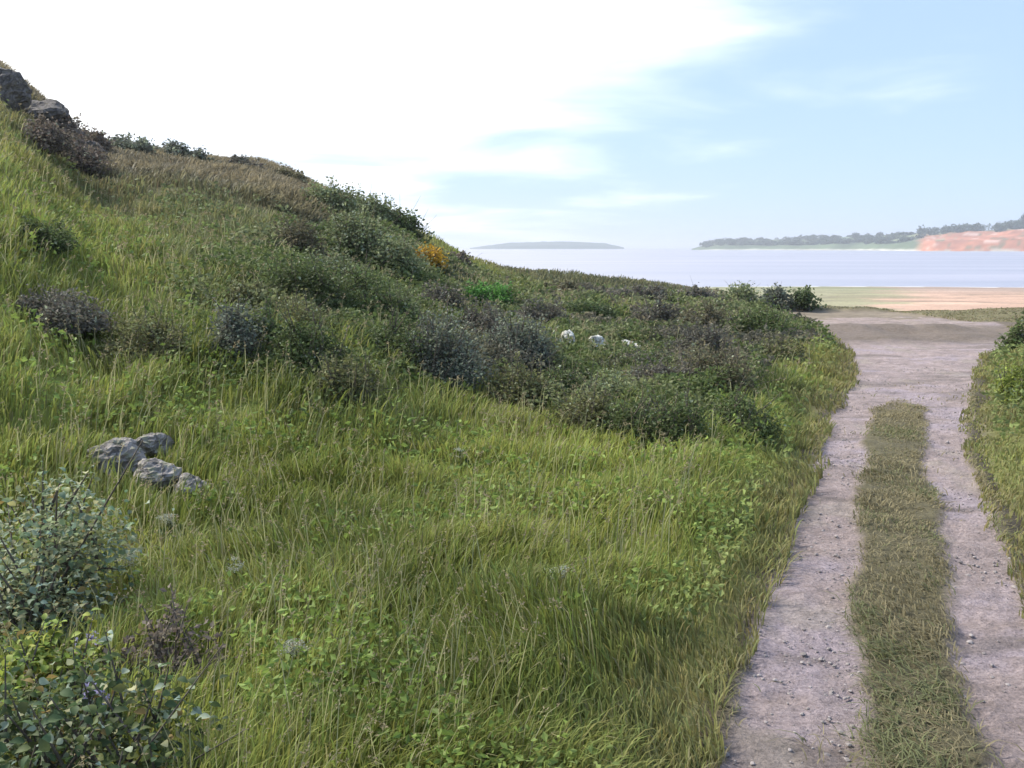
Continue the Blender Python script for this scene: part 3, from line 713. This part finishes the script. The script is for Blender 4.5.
# ------------------------------------------------------------------ shrubs
def oval_leaves(P, S, cols):
    n = len(P); d = rng.normal(size=(n, 3)); d[:, 2] = d[:, 2] * .5 - .15; d /= np.linalg.norm(d, axis=1)[:, None]
    q = rng.normal(size=(n, 3)) * .6 + [0, 0, 1]; s_ = np.cross(d, q); s_ /= np.linalg.norm(s_, axis=1)[:, None]; up = np.cross(s_, d)
    prof = [(0, .02, 0), (.18, .24, .04), (.42, .33, .07), (.70, .22, .04), (1.0, .01, -.08)]; S = S[:, None]; rows = []
    for t_, w_, z_ in prof:
        b = P + d * S * t_ + up * S * z_
        rows += [b - s_ * S * w_ + up * S * w_ * .35, b, b + s_ * S * w_ + up * S * w_ * .35]
    V = np.stack(rows, 1).reshape(-1, 3); k = np.arange(n)[:, None] * 15; Q = []
    for i in range(4):
        a = i * 3; Q += [k + [a, a + 1, a + 4, a + 3], k + [a + 1, a + 2, a + 5, a + 4]]
    return V, np.stack(Q, 1).reshape(-1, 4), np.repeat(cols, 15, axis=0)
def shrub(px, py, wpx, hpx, col, label, group, name='shrub', leaf=None, dens=1.0, seed=0, loose=.35, cat='shrub', pale=.0, near_leaf=False):
    x, y, z = hit(px, py); k = math.hypot(x, y) / F; W = wpx * k * 1.12; H = max(hpx * k, .12) + .22; rr = np.random.default_rng(500 + seed)
    e = empty(name, (x, y, z - .03)); tag(e, label, cat, group)
    leaf = leaf or max(.045, k * 3.2)
    n = int(np.clip(dens * 6.5 * (W * H + W * W * .6) / (leaf * leaf), 900, 20000))
    nc = int(rr.integers(16, 26))
    cen = rr.normal(size=(nc, 3)); cen /= np.linalg.norm(cen, axis=1)[:, None]; cen[:, 2] = np.abs(cen[:, 2]) * 1.1 - .15
    cen *= rr.uniform(.45, .82, (nc, 1)); cen = cen * [W / 2, W / 2, H * .80] + [0, 0, H * .12]
    cr = rr.uniform(.16, .34, nc) * min(W, H * 1.5)
    cbright = rr.uniform(.68, 1.38, nc)
    w_ = rr.integers(0, nc, n); d = rr.normal(size=(n, 3)); d /= np.linalg.norm(d, axis=1)[:, None]
    d *= (rr.uniform(0, 1, (n, 1)) ** .45) * (1 + loose * rr.uniform(-.5, 1, (n, 1)) ** 3)
    P = cen[w_] + d * cr[w_][:, None] * [1, 1, .8]; P[:, 2] = np.maximum(P[:, 2], .01 + .05 * rr.uniform(0, 1, n))
    c = np.array(COLS[col]) * cbright[w_][:, None] * rr.uniform(.7, 1.3, (n, 1)) * (1 + rr.uniform(-.08, .08, (n, 3)))
    ns = 26; sh_b = cen[rr.integers(0, nc, ns)]; dv = np.stack([rr.normal(size=ns) * .35, rr.normal(size=ns) * .35, np.ones(ns)], 1); ln_ = rr.uniform(.5, 1.25, ns) * cr.mean() * (1.2 if near_leaf else (.9 if py < 330 else 1.5))
    m2 = 14; tt_ = np.linspace(.25, 1, m2)[None, :, None]; SP = (sh_b[:, None] + dv[:, None] * ln_[:, None, None] * tt_).reshape(-1, 3) + rr.normal(size=(ns * m2, 3)) * leaf * .35
    P = np.vstack([P, SP]); c = np.vstack([c, np.array(COLS[col]) * 1.15 * rr.uniform(.7, 1.4, (len(SP), 1))]); n = len(P)
    if pale:
        m_ = rr.uniform(0, 1, n) < pale; c[m_] = np.array([.36, .40, .27]) * rr.uniform(.8, 1.2, (m_.sum(), 1))
    if near_leaf: c = c * (1 + rr.uniform(-.25, .25, (n, 1)) * np.array([[1, .3, -.5]])); c[rr.uniform(0, 1, n) < .04] = (.26, .19, .07)
    if near_leaf: V, T, cc = oval_leaves(P, leaf * rr.uniform(.45, 1.4, n), c)
    else: V, T, cc = leaf_cloud(P, leaf * rr.uniform(.6, 1.4, n), c, .6, .1)
    mesh_quads('foliage', V, T, mat=M_LEAF, color=cc, smooth=near_leaf, parent=e)
    paths = [[(*b_, .012 * H), (*(b_ + d_ * l_), .003)] for b_, d_, l_ in zip(sh_b, dv, ln_)]
    for q in cen:
        j = rr.normal(size=3) * .06 * W; b0 = np.array([rr.normal() * .05 * W, rr.normal() * .05 * W, -.05])
        r0 = max(.006, .022 * H); mid = (b0 + q) / 2 + j
        paths.append([(*b0, r0), (*mid, r0 * .6), (*(q + [0, 0, cr.mean() * .5]), r0 * .2)])
        for _ in range(2):
            t = q + rr.normal(size=3) * cr.mean() * .9; paths.append([(*mid, r0 * .4), (*t, r0 * .12)])
    V, Fq = tubes_arr(paths, 4); mesh_quads('stem', V, Fq, mat=M_BARK, parent=e)
    return e
for i, (px, py, wd, hg, c, lab, grp) in enumerate(SH):
    shrub(px, py, wd, hg, c, lab, grp, seed=i, pale=.10 if c in ('gg', 'bl') else .02)
# near leafy plants
shrub(38, 632, 180, 150, 'ng', 'grey-green leafy bush with pale leaf tips at the left edge', GN, seed=80, leaf=.042, dens=.6, pale=.25, near_leaf=True, loose=.8)
shrub(52, 716, 120, 70, 'yg', 'bright yellow-green leafy plant below the grey-green bush', GN, seed=81, leaf=.045, dens=.6, near_leaf=True, loose=.8)
shrub(80, 812, 250, 110, 'nd', 'dark green leafy bush in the bottom left corner', GN, seed=82, leaf=.045, dens=.5, pale=.15, near_leaf=True, loose=.8)

shrub(170, 690, 110, 50, 'tw', 'low brownish-grey dried plant right of the lilac flowers', GN, seed=83, leaf=.035, dens=.4)

# ------------------------------------------------------------------ wildflowers
def flower_plant(px, py, hpx, kind, label, group, seed):
    x, y, z = hit(px, py); rr = np.random.default_rng(seed + 3000); k = math.hypot(x, y) / F; H = max(hpx * k, .3)
    e = empty({'umbel': 'white_flower', 'spike': 'lilac_flower', 'dock': 'dock_plant'}[kind], (x, y, z)); tag(e, label, 'dock' if kind == 'dock' else 'wildflower', group)
    paths = []; heads = []
    for s in range(int(rr.integers(2, 5))):
        a = rr.uniform(0, 6.28); l = rr.uniform(.05, .22) * H; hh = H * rr.uniform(.75, 1)
        t = np.array([math.cos(a) * l, math.sin(a) * l, hh]); paths.append([(0, 0, 0, .005), (*(t * [.4, .4, .55]), .004), (*t, .0025)]); heads.append(t)
        for _ in range(2):
            q = t * [.5, .5, .65]; b = t + [rr.normal() * .07 * H, rr.normal() * .07 * H, -rr.uniform(.04, .2) * H]; paths.append([(*q, .003), (*b, .002)]); heads.append(b)
    V, Fq = tubes_arr(paths, 4); c = np.tile([.11, .15, .05], (len(V), 1)); mesh_quads('stem', V, Fq, mat=M_LEAF, color=c, parent=e)
    n = 60; P = rr.uniform(-1, 1, (n, 3)) * [.10, .10, 0] + [0, 0, .02]; P[:, 2] += rr.uniform(0, .4 * H, n)
    V, T, cc = leaf_cloud(P, rr.uniform(.04, .09, n), np.array([.11, .15, .05]) * rr.uniform(.7, 1.2, (n, 1)), .5, -.2); mesh_quads('foliage', V, T, mat=M_LEAF, color=cc, parent=e, smooth=False)
    for hd in heads:
        n = 40
        if kind == 'umbel': P = hd + rr.normal(size=(n, 3)) * [.018, .018, .005]; s = .011; co = (.42, .43, .34)
        elif kind == 'spike': P = hd + np.stack([rr.normal(size=n) * .010, rr.normal(size=n) * .010, -rr.uniform(0, .10, n)], 1); s = .018; co = (.46, .42, .62)
        else: P = hd + np.stack([rr.normal(size=n) * .014, rr.normal(size=n) * .014, -rr.uniform(0, .16, n)], 1); s = .014; co = (.19, .105, .06)
        V, T, cc = leaf_cloud(P, np.full(n, s), np.array(co) * rr.uniform(.8, 1.15, (n, 1)), .9, -.1)
        mesh_quads('blossom', V, T, mat=M_PETAL, color=cc, parent=e, smooth=False)
fi = 0
for px, py, lab in [(172, 548, 'small white-flowered plant below the grey stones'), (238, 604, 'white-flowered plant standing alone left of centre in the near grass'),
                    (300, 690, 'white-flowered plant nearest the bottom of the meadow'), (128, 596, 'white-flowered plant right of the grey-green bush'),
                    (572, 440, 'white-flowered plant in front of the dark green bush'), (552, 612, 'white-flowered plant in the open grass left of the track'),
                    (462, 478, 'white-flowered plant in the middle of the meadow')]:
    flower_plant(px, py, 34, 'umbel', lab, 'white wildflowers in the meadow', fi); fi += 1
for px, py, lab in [(88, 690, 'taller lilac flower spike beside the bright yellow-green plant'), (96, 742, 'lower lilac flower spike above the dark corner bush')]:
    flower_plant(px, py, 48, 'spike', lab, 'lilac flowers at the near left', fi); fi += 1

# ------------------------------------------------------------------ haze
bm_v = [(x, y, z) for z in (-12, 60) for y in (-15000, 15000) for x in (-15000, 15000)]
hz = mesh_quads('haze', bm_v, [(0, 2, 3, 1), (4, 5, 7, 6), (0, 1, 5, 4), (2, 6, 7, 3), (0, 4, 6, 2), (1, 3, 7, 5)], smooth=False)
m, t = newmat('sea_air'); out = t.nodes.new('ShaderNodeOutputMaterial'); pv = t.nodes.new('ShaderNodeVolumePrincipled')
pv.inputs['Color'].default_value = (.88, .92, 1, 1); pv.inputs['Density'].default_value = 0.00022; pv.inputs['Anisotropy'].default_value = .3
t.links.new(pv.outputs[0], out.inputs['Volume']); hz.data.materials.append(m)
tag(hz, 'thin bluish sea haze over the bay', kind='stuff')
